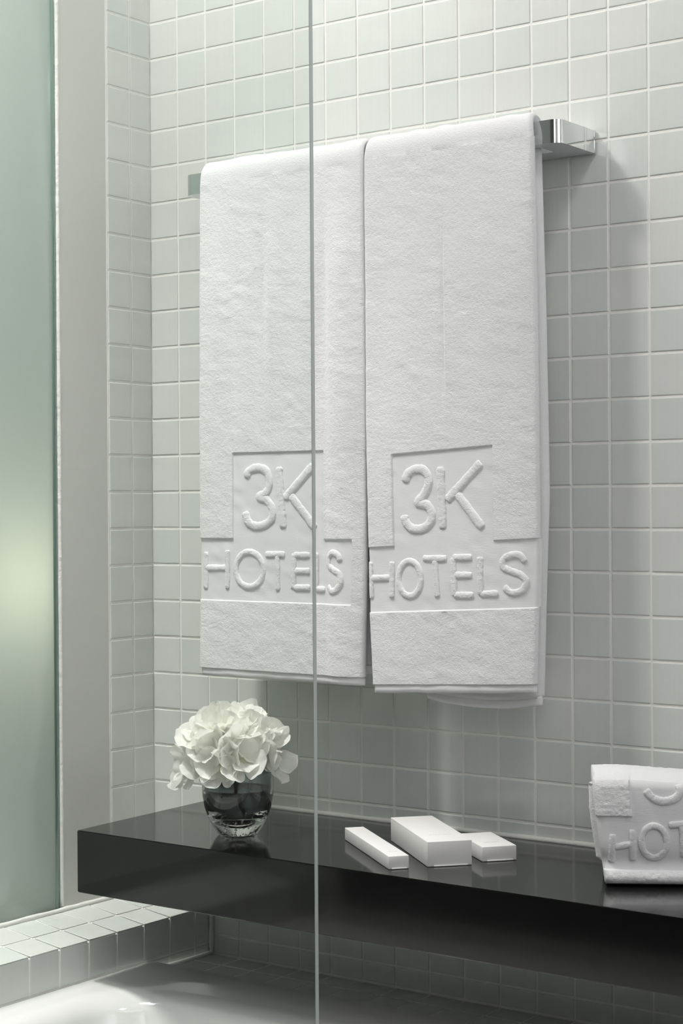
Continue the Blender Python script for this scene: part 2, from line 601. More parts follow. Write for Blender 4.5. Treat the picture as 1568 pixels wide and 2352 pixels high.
# ------------------------------------------------------------------ tiled ledge under the window
bm = bmesh.new()
YE = -0.80
prof = [(0.0, 0.0), (LX - 0.0015, 0.0), (LX - 0.0015, LZ1 - 0.004), (LX - 0.005, LZ1 - 0.0015), (0.0, LZ0 - 0.0015)]
a = [bm.verts.new((x, -0.0005, z)) for x, z in prof]
b = [bm.verts.new((x, YE, z)) for x, z in prof]
for i in range(len(prof)):
    j = (i + 1) % len(prof)
    bm.faces.new((a[i], a[j], b[j], b[i]))
bm.faces.new(a[::-1])
bm.faces.new(b)
ledge = link('trim_1', bm_mesh('ledge', bm), M_GROUT, kind='structure', label='tiled ledge under the frosted window, running toward the camera')
joints = [0.0, -0.0320]
while joints[-1] > -0.75:
    joints.append(joints[-1] - 0.0497)
slope = math.atan2(LZ1 - LZ0, LX)
cells = []
for ya, yb in zip(joints[:-1], joints[1:]):
    for xa, xb in ((0.002, 0.0530), (0.0530, LX + 0.001)):
        cells.append(((xa + xb) / 2, (ya + yb) / 2, round(xb - xa, 4), round(ya - yb, 4)))


def top_frame(c):
    z = LZ0 + (LZ1 - LZ0) * c[0] / LX - 0.0015
    return Matrix.Translation((c[0], c[1], z)) @ Matrix.Rotation(-slope, 4, 'Y') @ Matrix.Rotation(-math.pi / 2, 4, 'X')


print('ledge top', place_tiles(ledge, cells, top_frame))
cells = []
for ya, yb in zip(joints[:-1], joints[1:]):
    for za, zb in ((LZ1, 0.5105), (0.5105, 0.4613), (0.4613, 0.4121)):
        cells.append(((ya + yb) / 2, (za + zb) / 2, round(ya - yb, 4), round(za - zb, 4)))
print('ledge face', place_tiles(ledge, cells, lambda c: Matrix.Translation((LX - 0.0018, c[0], c[1])) @ RotL, name='tile'))

# tiled deck between the tub and the back wall
TUBY0, TUBY1, TUBX0, TUBX1, RIM = -0.1190, -0.80, 0.1020, 1.78, 0.512
deck = link('trim_2', boxes('deck', [(LX + 0.001, RX, -0.1150, -0.0005, 0.0, DECK - 0.0015)]), M_GROUT, kind='structure',
            label='narrow tiled deck between bathtub and back wall, in the shelf shadow')
cells = []
x = LX + 0.0015
for ya, yb in ((-0.001, -0.040), (-0.040, -0.0895), (-0.0895, -0.1150)):
    k = 0
    while LX + 0.002 + (k + 1) * T < RX:
        cells.append((LX + 0.002 + (k + 0.5) * T, (ya + yb) / 2, T, round(ya - yb, 4)))
        k += 1
print('deck', place_tiles(deck, cells, lambda c: Matrix.Translation((c[0], c[1], DECK - 0.0022)) @ Matrix.Rotation(-math.pi / 2, 4, 'X')))
bead('sealant_bead', [(LX + 0.003, -0.004, DECK + 0.001), (LX + 0.003, -0.113, DECK + 0.001)], 0.0032, M_SEAL, deck, 8, wob=0.4)
bead('sealant_bead', [(LX + 0.0035, -0.0035, DECK), (LX + 0.0035, -0.0035, LZ1 - 0.006)], 0.0030, M_SEAL, deck, 9, wob=0.3)

# ------------------------------------------------------------------ bathtub
def rrect(cx, cy, hx, hy, r, n=10):
    pts = []
    for (sx, sy, a0) in ((1, 1, 0), (-1, 1, 90), (-1, -1, 180), (1, -1, 270)):
        for i in range(n + 1):
            a = math.radians(a0 + 90 * i / n)
            pts.append((cx + sx * (hx - r) + r * math.cos(a), cy + sy * (hy - r) + r * math.sin(a)))
    return pts


cx, cy = (TUBX0 + TUBX1) / 2, (TUBY0 + TUBY1) / 2
hx, hy = (TUBX1 - TUBX0) / 2, (TUBY0 - TUBY1) / 2
rings = []


def ring(dl, dr, db, df, r, z):
    """inset from left, right, back, front"""
    x0, x1, y1, y0 = TUBX0 + dl, TUBX1 - dr, TUBY0 - db, TUBY1 + df
    rings.append([(x, y, z) for x, y in rrect((x0 + x1) / 2, (y0 + y1) / 2, (x1 - x0) / 2, (y1 - y0) / 2, r)])


ring(0.012, 0.012, 0.012, 0.0, 0.01, 0.0)
ring(0.012, 0.012, 0.012, 0.0, 0.01, RIM - 0.03)
ring(0.0, 0.0, 0.0, 0.0, 0.012, RIM - 0.028)
ring(0.0, 0.0, 0.0, 0.0, 0.012, RIM - 0.004)
ring(0.0010, 0.001, 0.001, 0.001, 0.012, RIM - 0.0012)
ring(0.0040, 0.004, 0.004, 0.004, 0.012, RIM)
ring(0.022, 0.060, 0.060, 0.160, 0.05, RIM - 0.0006)
ring(0.030, 0.075, 0.078, 0.170, 0.07, RIM - 0.0016)
for k in range(1, 9):
    a = k / 8 * math.radians(72)
    R0 = 0.030
    d = R0 * math.sin(a)
    z = RIM - 0.0016 - R0 * (1 - math.cos(a))
    ring(0.030 + d * 1.15, 0.075 + d, 0.078 + d, 0.170 + d, 0.09, z)
ring(0.115, 0.13, 0.130, 0.215, 0.12, 0.30)
ring(0.170, 0.16, 0.155, 0.235, 0.13, 0.18)
ring(0.220, 0.20, 0.190, 0.265, 0.12, 0.135)
ring(0.300, 0.28, 0.260, 0.330, 0.05, 0.125)
v = [p for r_ in rings for p in r_]
n = len(rings[0])
f = []
for i in range(len(rings) - 1):
    for j in range(n):
        f.append((i * n + j, i * n + (j + 1) % n, (i + 1) * n + (j + 1) % n, (i + 1) * n + j))
f.append(tuple((len(rings) - 1) * n + j for j in range(n)))
me = mesh_pd('bathtub', v, f, True)
tub = link('bathtub', me, M_TUB, label='glossy white bathtub below the black shelf, cut off by the lower edge', cat='bathtub')
me.set_sharp_from_angle(angle=math.radians(60))
dr = lathe('drain', [(0.0, 0.1275), (0.030, 0.1275), (0.034, 0.1265), (0.035, 0.1252)], 40)
link('drain', dr, M_CHROME, tub, loc=(1.35, -0.43, 0.0))

# ------------------------------------------------------------------ glass screen standing on the tub rim
screen = link('shower_screen', None, label='clear frameless glass bath screen covering the left half of the view', cat='shower screen', loc=(0.4, -0.70, RIM))
SX1 = 0.8072
bm = bmesh.new()
box_bm(bm, 0.012 - 0.4, SX1 - 0.0004 - 0.4, -0.0022, 0.0022, 0.002, 1.62)
pane_o = link('glass_panel', bm_mesh('glass_panel', bm), M_SCREEN, screen, loc=(0, 0, 0))
link('polished_edge', boxes('polished_edge', [(SX1 - 0.0004 - 0.4, SX1 - 0.4, -0.0021, 0.0021, 0.002, 1.62)]), M_EDGE, screen, label='pale polished edge of the glass')
link('bottom_seal', boxes('bottom_seal', [(0.104 - 0.4, SX1 - 0.4, -0.004, 0.004, 0.0, 0.004)], 0.001, 1), M_SEAL, screen)
for zz in (0.25, 1.35):
    link('wall_bracket', boxes('wall_bracket', [(0.0005 - 0.4, 0.022 - 0.4, -0.011, 0.011, zz, zz + 0.05)], 0.002, 2), M_CHROME, screen)
screen.rotation_euler = (0, 0, 0)

# ------------------------------------------------------------------ black floating shelf
SZ, SB = 0.7005, 0.6250
bm = bmesh.new()
c4 = [(0.0965, -0.0008), (0.1100, -0.2610), (1.70, -0.2745), (1.70, -0.0008)]
lo = [bm.verts.new((x, y, SB)) for x, y in c4]
hi = [bm.verts.new((x, y, SZ)) for x, y in c4]
bm.faces.new(lo[::-1])
bm.faces.new(hi)
for i in range(4):
    j = (i + 1) % 4
    bm.faces.new((lo[i], lo[j], hi[j], hi[i]))
bmesh.ops.bevel(bm, geom=list(bm.edges), offset=0.0012, segments=2, affect='EDGES')
shelf = link('floating_shelf', bm_mesh('floating_shelf', bm, True), M_BLACK, label='thick glossy black floating shelf across the tiled wall', cat='shelf')
shelf.data.set_sharp_from_angle(angle=math.radians(50))
bead('sealant_bead', [(0.0985, -0.004, SZ + 0.0012), (1.69, -0.004, SZ + 0.0012)], 0.0034, M_SEAL, shelf, 6, 'white sealant line along the wall', wob=0.15)

# ------------------------------------------------------------------ chrome towel rail
rail = link('towel_rail', None, label='chrome towel rail on the tiled wall holding both hanging towels', cat='towel rail', loc=(0.41, 0, 1.50))
RB, RT = 1.4918, 1.5178
XL, XR, FY = 0.1370, 0.6848, -0.0870


def arc(cx, cy, r, a0, a1, n=8):
    return [(cx + r * math.cos(math.radians(a0 + (a1 - a0) * i / n)), cy + r * math.sin(math.radians(a0 + (a1 - a0) * i / n))) for i in range(n + 1)]


r_ = 0.012
outer = [(XR, -0.0030)] + [(x, y) for x, y in arc(XR - r_, FY + r_, r_, 0, -90)] + [(x, y) for x, y in arc(XL + r_, FY + r_, r_, 270, 180)] + [(XL, -0.0030)]
i_ = 0.0035
ix0, ix1, iy0, iy1 = XL + 0.016, XR - 0.0330, -0.0730, -0.0400
inner = arc(ix1 - i_, iy0 + i_, i_, 0, -90, 4) + arc(ix0 + i_, iy0 + i_, i_, 270, 180, 4) + arc(ix0 + i_, iy1 - i_, i_, 180, 90, 4) + arc(ix1 - i_, iy1 - i_, i_, 90, 0, 4)
bm = bmesh.new()


def loopv(pts, z):
    return [bm.verts.new((x - 0.41, y, z - 1.50)) for x, y in pts]


for (z, top) in ((RB, False), (RT, True)):
    o_, n_ = loopv(outer, z), loopv(inner, z)
    es = []
    for L_ in (o_, n_):
        for i in range(len(L_)):
            es.append(bm.edges.new((L_[i], L_[(i + 1) % len(L_)])))
    bmesh.ops.triangle_fill(bm, edges=es, use_beauty=True, use_dissolve=False)
    if not top:
        o0, n0 = o_, n_
for A, B in ((o0, o_), (n0, n_)):
    for i in range(len(A)):
        j = (i + 1) % len(A)
        bm.faces.new((A[i], A[j], B[j], B[i]))
bar = link('bar', bm_mesh('bar', bm), M_CHROME, rail)
autosmooth(bar, 30)
bar.data.materials.append(M_CHROME_B)
for p_ in bar.data.polygons:
    if p_.normal.z < -0.9:
        p_.material_index = 1
for x0, x1 in ((XR - 0.045, XR + 0.0006), (XL - 0.0006, XL + 0.045)):
    link('wall_plate', boxes('wall_plate', [(x0 - 0.41, x1 - 0.41, -0.0062, -0.0028, RB - 1.5 - 0.0004, RT - 1.5 + 0.0004)], 0.0006, 2), M_CHROME, rail)

# ------------------------------------------------------------------ hanging towels
LET_L = {'three': [[(0.2484, 1.1281), (0.2524, 1.1363), (0.2658, 1.1402), (0.2789, 1.1358), (0.284, 1.1255), (0.2826, 1.1142), (0.276, 1.1082), (0.2668, 1.1041), (0.2799, 1.0999), (0.289, 1.0886), (0.2876, 1.0773), (0.277, 1.0702), (0.2625, 1.0681), (0.2506, 1.0733), (0.2453, 1.0857)]], 'K': [[(0.2998, 1.1406), (0.3057, 1.0661)], [(0.3523, 1.1416), (0.3086, 1.1017)], [(0.3176, 1.1057), (0.3542, 1.0662)]], 'H': [[(0.181, 1.0354), (0.1806, 0.9891)], [(0.2167, 1.0378), (0.2162, 0.9898)], [(0.1808, 1.0154), (0.2165, 1.0159)]], 'O': 'E 0.2513 1.0144 0.0213 0.0217', 'T': [[(0.2767, 1.0332), (0.308, 1.0335)], [(0.2963, 1.0324), (0.296, 0.9895)]], 'E': [[(0.3222, 1.0347), (0.3205, 0.9921)], [(0.3221, 1.0327), (0.3456, 1.0329)], [(0.322, 1.0134), (0.3454, 1.0138)], [(0.3218, 0.9931), (0.346, 0.9936)]], 'L': [[(0.3547, 1.036), (0.3543, 0.9924)], [(0.3543, 0.9924), (0.3679, 0.9915)]], 'S': [[(0.395, 1.0265), (0.3926, 1.0334), (0.3839, 1.0363), (0.3757, 1.0312), (0.3756, 1.0212), (0.3838, 1.0164), (0.3936, 1.0116), (0.396, 1.0017), (0.3898, 0.9926), (0.3798, 0.9904), (0.3737, 0.9962)]]}
LET_R = {'three': [[(0.4858, 1.1196), (0.4894, 1.1283), (0.4999, 1.1339), (0.5115, 1.1327), (0.5183, 1.124), (0.5171, 1.1134), (0.5112, 1.1039), (0.5042, 1.0953), (0.5158, 1.0927), (0.5226, 1.0827), (0.5202, 1.0722), (0.5098, 1.0654), (0.4959, 1.0654), (0.4866, 1.0731), (0.4843, 1.0809)]], 'K': [[(0.5344, 1.1361), (0.5373, 1.0655)], [(0.5904, 1.1398), (0.5432, 1.0979)], [(0.5568, 1.1053), (0.592, 1.0665)]], 'H': [[(0.4348, 1.026), (0.4361, 0.9828)], [(0.4663, 1.0264), (0.4655, 0.9845)], [(0.4351, 1.0064), (0.4661, 1.0079)]], 'O': 'E 0.4915 1.0074 0.0158 0.0203', 'T': [[(0.5107, 1.0308), (0.5427, 1.0312)], [(0.5267, 1.0291), (0.5299, 0.987)]], 'E': [[(0.5517, 1.0322), (0.5537, 0.9891)], [(0.5517, 1.0322), (0.5774, 1.0331)], [(0.5527, 1.0123), (0.5773, 1.0127)], [(0.5537, 0.9895), (0.5793, 0.9901)]], 'L': [[(0.5885, 1.0336), (0.5893, 0.9913)], [(0.5893, 0.9917), (0.6123, 0.9928)]], 'S': [[(0.6459, 1.0287), (0.6395, 1.036), (0.6288, 1.0359), (0.6191, 1.0311), (0.619, 1.0228), (0.6287, 1.0183), (0.6415, 1.0138), (0.6468, 1.0065), (0.6425, 0.9972), (0.6296, 0.9941), (0.6199, 1.0004)]]}


def catmull(P, step=0.0012):
    if len(P) == 2:
        P = [P[0], tuple((a + b) / 2 for a, b in zip(*P)), P[1]]
    P = [Vector(p) for p in P]
    out = []
    for i in range(len(P) - 1):
        p0, p1, p2, p3 = P[max(i - 1, 0)], P[i], P[i + 1], P[min(i + 2, len(P) - 1)]
        n = max(2, int((p2 - p1).length / step))
        for k in range(n):
            t = k / n
            out.append(0.5 * ((2 * p1) + (p2 - p0) * t + (2 * p0 - 5 * p1 + 4 * p2 - p3) * t * t + (3 * p1 - p0 - 3 * p2 + p3) * t ** 3))
    out.append(P[-1])
    return out


def letter_mesh(name, strokes, half, high, surf):
    """raised terry stroke: a half-round pad swept along each centre line, laid on the surface surf(x, z) -> (point, normal)"""
    if isinstance(strokes, str):
        _, a, b, ra, rb = strokes.split()
        a, b, ra, rb = map(float, (a, b, ra, rb))
        strokes = [[(a + ra * math.cos(t), b + rb * math.sin(t)) for t in [i * math.pi / 12 for i in range(25)]]]
    V, F = [], []
    NA = 10
    for si, st in enumerate(strokes):
        C_ = catmull([tuple(p) for p in st])
        L_ = [0.0]
        for a, b in zip(C_[:-1], C_[1:]):
            L_.append(L_[-1] + (b - a).length)
        tot = L_[-1]
        base = len(V)
        for i, p in enumerate(C_):
            d = (C_[min(i + 1, len(C_) - 1)] - C_[max(i - 1, 0)])
            d = d / max(d.length, 1e-9)
            nn = Vector((-d.y, d.x))
            closed_ = (C_[0] - C_[-1]).length < 1e-4
            e = min(L_[i], tot - L_[i]) + 0.0006 if not closed_ else 1.0
            if closed_ and i in (0, len(C_) - 1):
                d = (C_[1] - C_[-2]).normalized()
                nn = Vector((-d.y, d.x))
            cap = math.sqrt(max(0.0, 1 - max(0.0, 1 - e / (half * 0.8)) ** 2))
            wv = 1 + 0.10 * float(vnoise(p.x * 380, p.y * 380, si * 9.1, 5))
            for j in range(NA + 1):
                t = -1 + 2 * j / NA
                off = math.sin(t * math.pi / 2) * half * (0.35 + 0.65 * cap) * wv
                q = p + nn * off
                h = max(0.0, 1 - abs(math.sin(t * math.pi / 2)) ** 2.6) ** 0.6 * high * (0.3 + 0.7 * cap)
                h += 0.00035 * float(vnoise(q.x * 620, q.y * 620, 2.2, 8))
                S, N = surf(q.x, q.y)
                if j in (0, NA):
                    h = -0.0008
                V.append(S + N * h)
        n = NA + 1
        for i in range(len(C_) - 1):
            for j in range(NA):
                a = base + i * n + j
                F.append((a, a + 1, a + n + 1, a + n))
        if not closed_:
            F.append(tuple(base + j for j in range(n))[::-1])
            F.append(tuple(base + (len(C_) - 1) * n + j for j in range(n)))
    return mesh_pd(name, V, F, True)


def smooth01(x):
    x = np.clip(x, 0, 1)
    return x * x * (3 - 2 * x)


YC = -0.0800      # axis of the fold over the bar
ZC = 1.5085


def make_towel(name, label, xl, xr, xlb, xrb, zb_f, zb_b, hem_h, panel, tilt, folds, letters, seed, sag=0.0):
    """one towel folded over the rail: body (terry), flat woven logo panel, raised letters, two hems.
    xl/xr: edges of the front leg as functions of z; xlb/xrb: of the back leg; panel: (sq x0, x1, ztop, zstep, band x1, zbot)"""
    th = 0.0125
    root = link(name, None, label=label, cat='towel', group='towels hanging on the rail', loc=(float(xl(1.2) + xr(1.2)) / 2, YC, 1.52))
    O = Vector(root.location)
    xm = O.x
    sx0, sx1, sz1, szs, bx1, bz0 = panel
    Wd = float(xr(1.0) - xl(1.0))
    ns = int(Wd / 0.00105)
    s = list(np.linspace(0, 1, ns + 1))
    x_at = lambda q: float(xl(1.05)) + q * float(xr(1.05) - xl(1.05))
    s_of = lambda x: (x - float(xl(1.05))) / float(xr(1.05) - xl(1.05))
    bord = [s_of(sx0), s_of(sx1), s_of(bx1)]
    eps = 0.0005 / Wd
    s = [a for a in s if all(abs(a - b) > 2.2 * eps for b in bord)] + [b - eps for b in bord] + [b + eps for b in bord]
    s = np.array(sorted(set(a for a in s if 0 <= a <= 1)))
    zlo = list(np.arange(zb_f + hem_h, 1.4995, 0.00118))
    for b in (sz1, szs, bz0):
        zlo = [a for a in zlo if abs(a - b) > 0.0010] + [b - 0.0005, b + 0.0005]
    zlo = np.array(sorted(zlo))
    # stations along the path: front leg bottom -> top, over, back leg
    ST = [('f', z) for z in zlo]
    NARC = 22
    ST += [('a', math.pi * k / NARC) for k in range(NARC + 1)]
    ST += [('b', z) for z in np.arange(1.498, zb_b + hem_h, -0.006)]
    ST += [('b', zb_b + hem_h)]

    def front_pt(x, z, dress=True):
        """outer surface of the front leg at nominal height z (arrays)"""
        x = np.asarray(x, float)
        z = np.asarray(z, float)
        y = YC - 0.0156 - th / 2 + 0 * x
        sf = smooth01((1.50 - z) / 0.16)
        y = y - folds(x, z) * sf
        y = y - 0.0010 * vnoise(x * 22, z * 9, 1.7, seed) * sf - 0.0004 * vnoise(x * 60, z * 95 + x * 25, 2.7, seed + 1)
        zz = z + tilt * (x - xm) * smooth01((1.42 - z) / 0.25)
        return x, y, zz

    def inside(x, z):
        return ((x > sx0) & (x < sx1) & (z > szs - 0.0001) & (z < sz1)) | ((x < bx1) & (z > bz0) & (z < szs + 0.0001))
    PIL = 0.0019     # pile height above the flat weave
    rows = []
    nb = len(s)
    for kind, q in ST:
        if kind == 'f':
            a, b = float(xl(q)), float(xr(q))
            X = a + s * (b - a)
            xn = x_at(0) + s * (x_at(1) - x_at(0))
            X, Y, Zz = front_pt(X, q)
            m = inside(xn, q)
            rag = 0.00022 * vnoise(X * 330, q * 420, 3.3, seed + 4)
            pile = np.where(m, -PIL, rag)
            # pull the pile back at the rounded sides
            e = np.minimum(s, 1 - s) * (b - a)
            rnd = th * 0.5 * (1 - np.sqrt(np.clip(1 - (1 - np.clip(e / 0.0055, 0, 1)) ** 2, 0, 1)))
            Y = Y - pile + rnd
            outer_ = np.stack([X, Y, Zz], 1)
            nb_i = 24
            si = np.linspace(1, 0, nb_i)
            Xi = a + si * (b - a)
            ei = np.minimum(si, 1 - si) * (b - a)
            Yi = YC - 0.0156 + th / 2 - folds(Xi, np.full_like(Xi, q)) * 0.6 * float(smooth01((1.50 - q) / 0.16)) - th * 0.5 * (1 - np.sqrt(np.clip(1 - (1 - np.clip(ei / 0.0055, 0, 1)) ** 2, 0, 1)))
            Zi = q + tilt * (Xi - xm) * float(smooth01((1.42 - q) / 0.25))
            inn = np.stack([Xi, Yi, Zi], 1)
        else:
            if kind == 'a':
                t_ = q / math.pi
                a = float(xl(1.5)) * (1 - t_) + float(xlb(1.5)) * t_
                b = float(xr(1.5)) * (1 - t_) + float(xrb(1.5)) * t_
                ca, sa = math.cos(q), math.sin(q)
                ex = 2 / 2.6
                cs = -math.copysign(abs(ca) ** ex, ca)
                sn = abs(sa) ** ex
                ro, ri = 0.0156 + th / 2, 0.0156 - th / 2
                bump = 0.0019 * vnoise(s * 13, t_ * 1.5, 4.4, seed) * math.sin(q)
                edge = np.minimum(s, 1 - s) * (b - a)
                rn = 1 - np.clip(1 - edge / 0.006, 0, 1) ** 2.2 * 0.36
                rr = (ri + (ro - ri) * rn)
                Y = YC + cs * (rr + 0 * s)
                Zz = ZC - 0.0085 + sn * (rr + 0.0078 + bump)
                X = a + s * (b - a)
                outer_ = np.stack([X, Y, Zz], 1)
                si = np.linspace(1, 0, 24)
                Xi = a + si * (b - a)
                rin = ri + 0.0006
                inn = np.stack([Xi, YC + cs * rin + 0 * si, ZC - 0.0085 + sn * (rin + 0.0086) + 0 * si], 1)
            else:
                a, b = float(xlb(q)), float(xrb(q))
                X = a + s * (b - a)
                e = np.minimum(s, 1 - s) * (b - a)
                rnd = th * 0.5 * (1 - np.sqrt(np.clip(1 - (1 - np.clip(e / 0.0055, 0, 1)) ** 2, 0, 1)))
                wv = 0.0015 * vnoise(X * 18, q * 7, 9.0, seed)
                Y = YC + 0.0156 + th / 2 - rnd + wv + 0 * X
                sagw = float(smooth01((1.1 - q) / 0.25))
                outer_ = np.stack([X, Y, q - sag * sagw * np.sin(np.pi * s) ** 0.8], 1)
                si = np.linspace(1, 0, 24)
                Xi = a + si * (b - a)
                ei = np.minimum(si, 1 - si) * (b - a)
                Yi = YC + 0.0156 - th / 2 + th * 0.5 * (1 - np.sqrt(np.clip(1 - (1 - np.clip(ei / 0.0055, 0, 1)) ** 2, 0, 1)))
                inn = np.stack([Xi, Yi, q - sag * sagw * np.sin(np.pi * si) ** 0.8], 1)
        rows.append(np.concatenate([outer_, inn[1:-1]], 0))
    R = np.array(rows)                       # (stations, ring, 3)
    nr, nc = R.shape[:2]
    V = (R - np.array(O)).reshape(-1, 3)
    ii, jj = np.meshgrid(np.arange(nr - 1), np.arange(nc), indexing='ij')
    A = ii * nc + jj
    B = ii * nc + (jj + 1) % nc
    Q = np.stack([A, B, B + nc, A + nc], -1).reshape(-1, 4)
    # faces lying on the flat panel go to their own mesh
    xn = x_at(0) + s * (x_at(1) - x_at(0))
    flat = np.zeros((nr - 1, nc), bool)
    for i in range(len(zlo) - 1):
        zc_ = (zlo[i] + zlo[i + 1]) / 2
        xc_ = (xn[:-1] + xn[1:]) / 2
        m = inside(xc_, zc_)
        m1 = inside(xn[:-1], zlo[i]) & inside(xn[1:], zlo[i]) & inside(xn[:-1], zlo[i + 1]) & inside(xn[1:], zlo[i + 1])
        flat[i, :nb - 1] = m & m1
    flat = flat.reshape(-1)
    caps = [tuple(range(nc))[::-1], tuple((nr - 1) * nc + j for j in range(nc))]
    body = link('terry_body', mesh_pd('terry_body', V, list(Q[~flat]) + caps, True), M_TERRY, root)
    Qp = Q[flat]
    used, inv = np.unique(Qp.reshape(-1), return_inverse=True)
    link('woven_panel', mesh_pd('woven_panel', V[used], inv.reshape(-1, 4), True), M_WEAVE, root, label='flat woven logo panel, lower than the terry around it')

    # letters
    def surf(x, z):
        zn = z - tilt * (x - xm)
        X, Y, Zz = front_pt(x, zn)
        h = 0.0015
        _, Ya, _ = front_pt(x + h, zn)
        _, Yb, _ = front_pt(x - h, zn)
        _, Yc, _ = front_pt(x, zn + h)
        _, Yd, _ = front_pt(x, zn - h)
        N = Vector((float(Ya - Yb) / (2 * h), -1.0, float(Yc - Yd) / (2 * h))).normalized()
        e = min(x - float(xl(zn)), float(xr(zn)) - x)
        k = min(max(e / 0.0055, 0), 1)
        rnd_ = th * 0.5 * (1 - math.sqrt(max(0.0, 1 - (1 - k) ** 2)))
        return Vector((float(X), float(Y) + PIL + rnd_, float(Zz))) - O, N
    for k, strokes in letters.items():
        big = k in ('three', 'K')
        link('raised_letter', letter_mesh('raised_letter', strokes, 0.0056 if big else 0.0041, 0.0023 if big else 0.0020, surf), M_TERRY, root,
             label='raised terry %s of the towel lettering' % ('numeral 3' if k == 'three' else 'letter ' + k))

    # hems: smooth rolled bands under both legs
    for which in ('f', 'b'):
        fa, fb = (xl, xr) if which == 'f' else (xlb, xrb)
        z1 = (zb_f if which == 'f' else zb_b) + hem_h
        z0_ = z1 - hem_h
        yc = YC + (-0.0156 if which == 'f' else 0.0156)
        n1 = 90
        prof_ = [(0.0052, 0.0012), (0.0052, -0.001), (0.0054, -hem_h * 0.5), (0.0050, -hem_h * 0.85), (0.0034, -hem_h), (-0.0034, -hem_h), (-0.0050, -hem_h * 0.85), (-0.0052, -0.001), (-0.0052, 0.0012)]
        V2, F2 = [], []
        for i in range(n1 + 1):
            q = i / n1
            a, b = float(fa(z1)) + 0.0015, float(fb(z1)) - 0.0015
            x = a + q * (b - a)
            fo = float(folds(np.array(x), np.array(z1))) if which == 'f' else 0.0
            tl = tilt * (x - xm) if which == 'f' else 0.0
            e = min(q, 1 - q) * (b - a)
            k = math.sqrt(max(0.05, 1 - (1 - min(e / 0.006, 1)) ** 2))
            sg = 0.0 if which == 'f' else -sag * max(0.0, math.sin(math.pi * q)) ** 0.8
            for (dy, dz) in prof_:
                V2.append((x - O.x, yc - fo * 0.9 - dy * k - O.y, z1 + tl + sg + dz + 0.0006 * float(vnoise(x * 60, dy * 50, 1.0, seed + 9)) - O.z))
        m_ = len(prof_)
        for i in range(n1):
            for j in range(m_):
                F2.append((i * m_ + j, (i + 1) * m_ + j, (i + 1) * m_ + (j + 1) % m_, i * m_ + (j + 1) % m_))
        F2.append(tuple(range(m_)))
        F2.append(tuple(n1 * m_ + j for j in range(m_))[::-1])
        link('hem', mesh_pd('hem', V2, F2, True), M_WEAVE, root)
    return root


def pw(pts):
    zs = np.array([p[0] for p in pts][::-1])
    xs = np.array([p[1] for p in pts][::-1])
    return lambda z: np.interp(z, zs, xs)


def gauss(x, c, wd):
    return np.exp(-((x - c) / wd) ** 2)


def folds_L(x, z):
    up = smooth01((z - 1.16) / 0.2)
    f = 0.0042 * gauss(x, 0.392, 0.018) + 0.0022 * gauss(x, 0.345, 0.012) * up - 0.0036 * gauss(x, 0.368, 0.009) * (0.4 + 0.6 * up)
    f = f - 0.0032 * gauss(x, 0.272, 0.009) * (0.3 + 0.7 * up) + 0.0026 * gauss(x, 0.292, 0.010) * up - 0.0020 * gauss(x, 0.235, 0.008) * up + 0.0016 * gauss(x, 0.205, 0.012) * up
    f = f * 1.35
    f = f - 0.0040 * smooth01((x - 0.408) / 0.020) * smooth01((1.45 - z) / 0.3)
    return f


def folds_R(x, z):
    up = smooth01((z - 1.17) / 0.1)
    lowz = smooth01((1.47 - z) / 0.08)
    xc = 0.5400 + 0.004 * (1.4 - z)
    f = -0.0016 * gauss(x, xc, 0.0022) * lowz * (up + 0.5 * (z < 0.97)) + 0.0013 * smooth01((x - xc) / 0.004) * smooth01((xc + 0.05 - x) / 0.05) * lowz * up
    f = f + 0.0022 * gauss(x, 0.600, 0.035) - 0.0020 * gauss(x, 0.455, 0.018) * up
    f = f - 0.0030 * smooth01((x - 0.640) / 0.02)
    return f


make_towel('bath_towel', 'white terry bath towel on the left of the rail, seen mostly through the glass',
           pw([(1.53, 0.1775), (1.50, 0.1735), (1.30, 0.1715), (0.9, 0.1690)]), pw([(1.53, 0.42862), (1.2, 0.42855), (1.06, 0.4275), (0.9, 0.4235)]),
           pw([(1.53, 0.1775), (0.9, 0.1800)]), pw([(1.53, 0.4240), (0.9, 0.4180)]),
           0.8792, 0.8900, 0.0095, (0.2265, 0.3670, 1.1590, 1.0520, 0.4110, 0.9748), -0.002, folds_L, LET_L, 11)
make_towel('bath_towel', 'white terry bath towel on the right half of the rail, fully clear of the glass',
           pw([(1.53, 0.4287), (1.2, 0.42865), (1.06, 0.4312), (0.97, 0.4325), (0.88, 0.4373)]), pw([(1.53, 0.6540), (1.50, 0.6590), (1.3, 0.6610), (1.05, 0.6625), (0.88, 0.6580)]),
           pw([(1.53, 0.4300), (0.88, 0.4900)]), pw([(1.53, 0.6480), (1.49, 0.6490), (1.30, 0.6540), (1.1, 0.6560), (0.88, 0.6480)]),
           0.8775, 0.8660, 0.0095, (0.4695, 0.6070, 1.1555, 1.0488, 0.6700, 0.9722), 0.053, folds_R, LET_R, 23, 0.007)

# ------------------------------------------------------------------ folded towel at the right end of the shelf
ft = link('folded_towel', None, label='thick folded white towel standing at the right end of the black shelf', cat='towel', loc=(0.7865, -0.1835, SZ + 0.0004), rot=(0, 0, math.radians(31.5)))
FD, FH, FL = 0.072, 0.1150, 0.175      # depth, height, length


def ft_profile(n=140):
    """closed outline in (depth, height), starting at the foot of the front face and running up"""
    pts = []
    k = 3.4
    for i in range(n):
        a = 2 * math.pi * i / n - math.pi * 0.75
        c, s_ = math.cos(a), math.sin(a)
        d = -math.copysign(abs(s_) ** (2 / k), s_) if False else math.copysign(abs(c) ** (2 / k), c)
        h = math.copysign(abs(s_) ** (2 / k), s_)
        pts.append((FD / 2 + d * FD / 2, FH / 2 + h * FH / 2))
    return pts


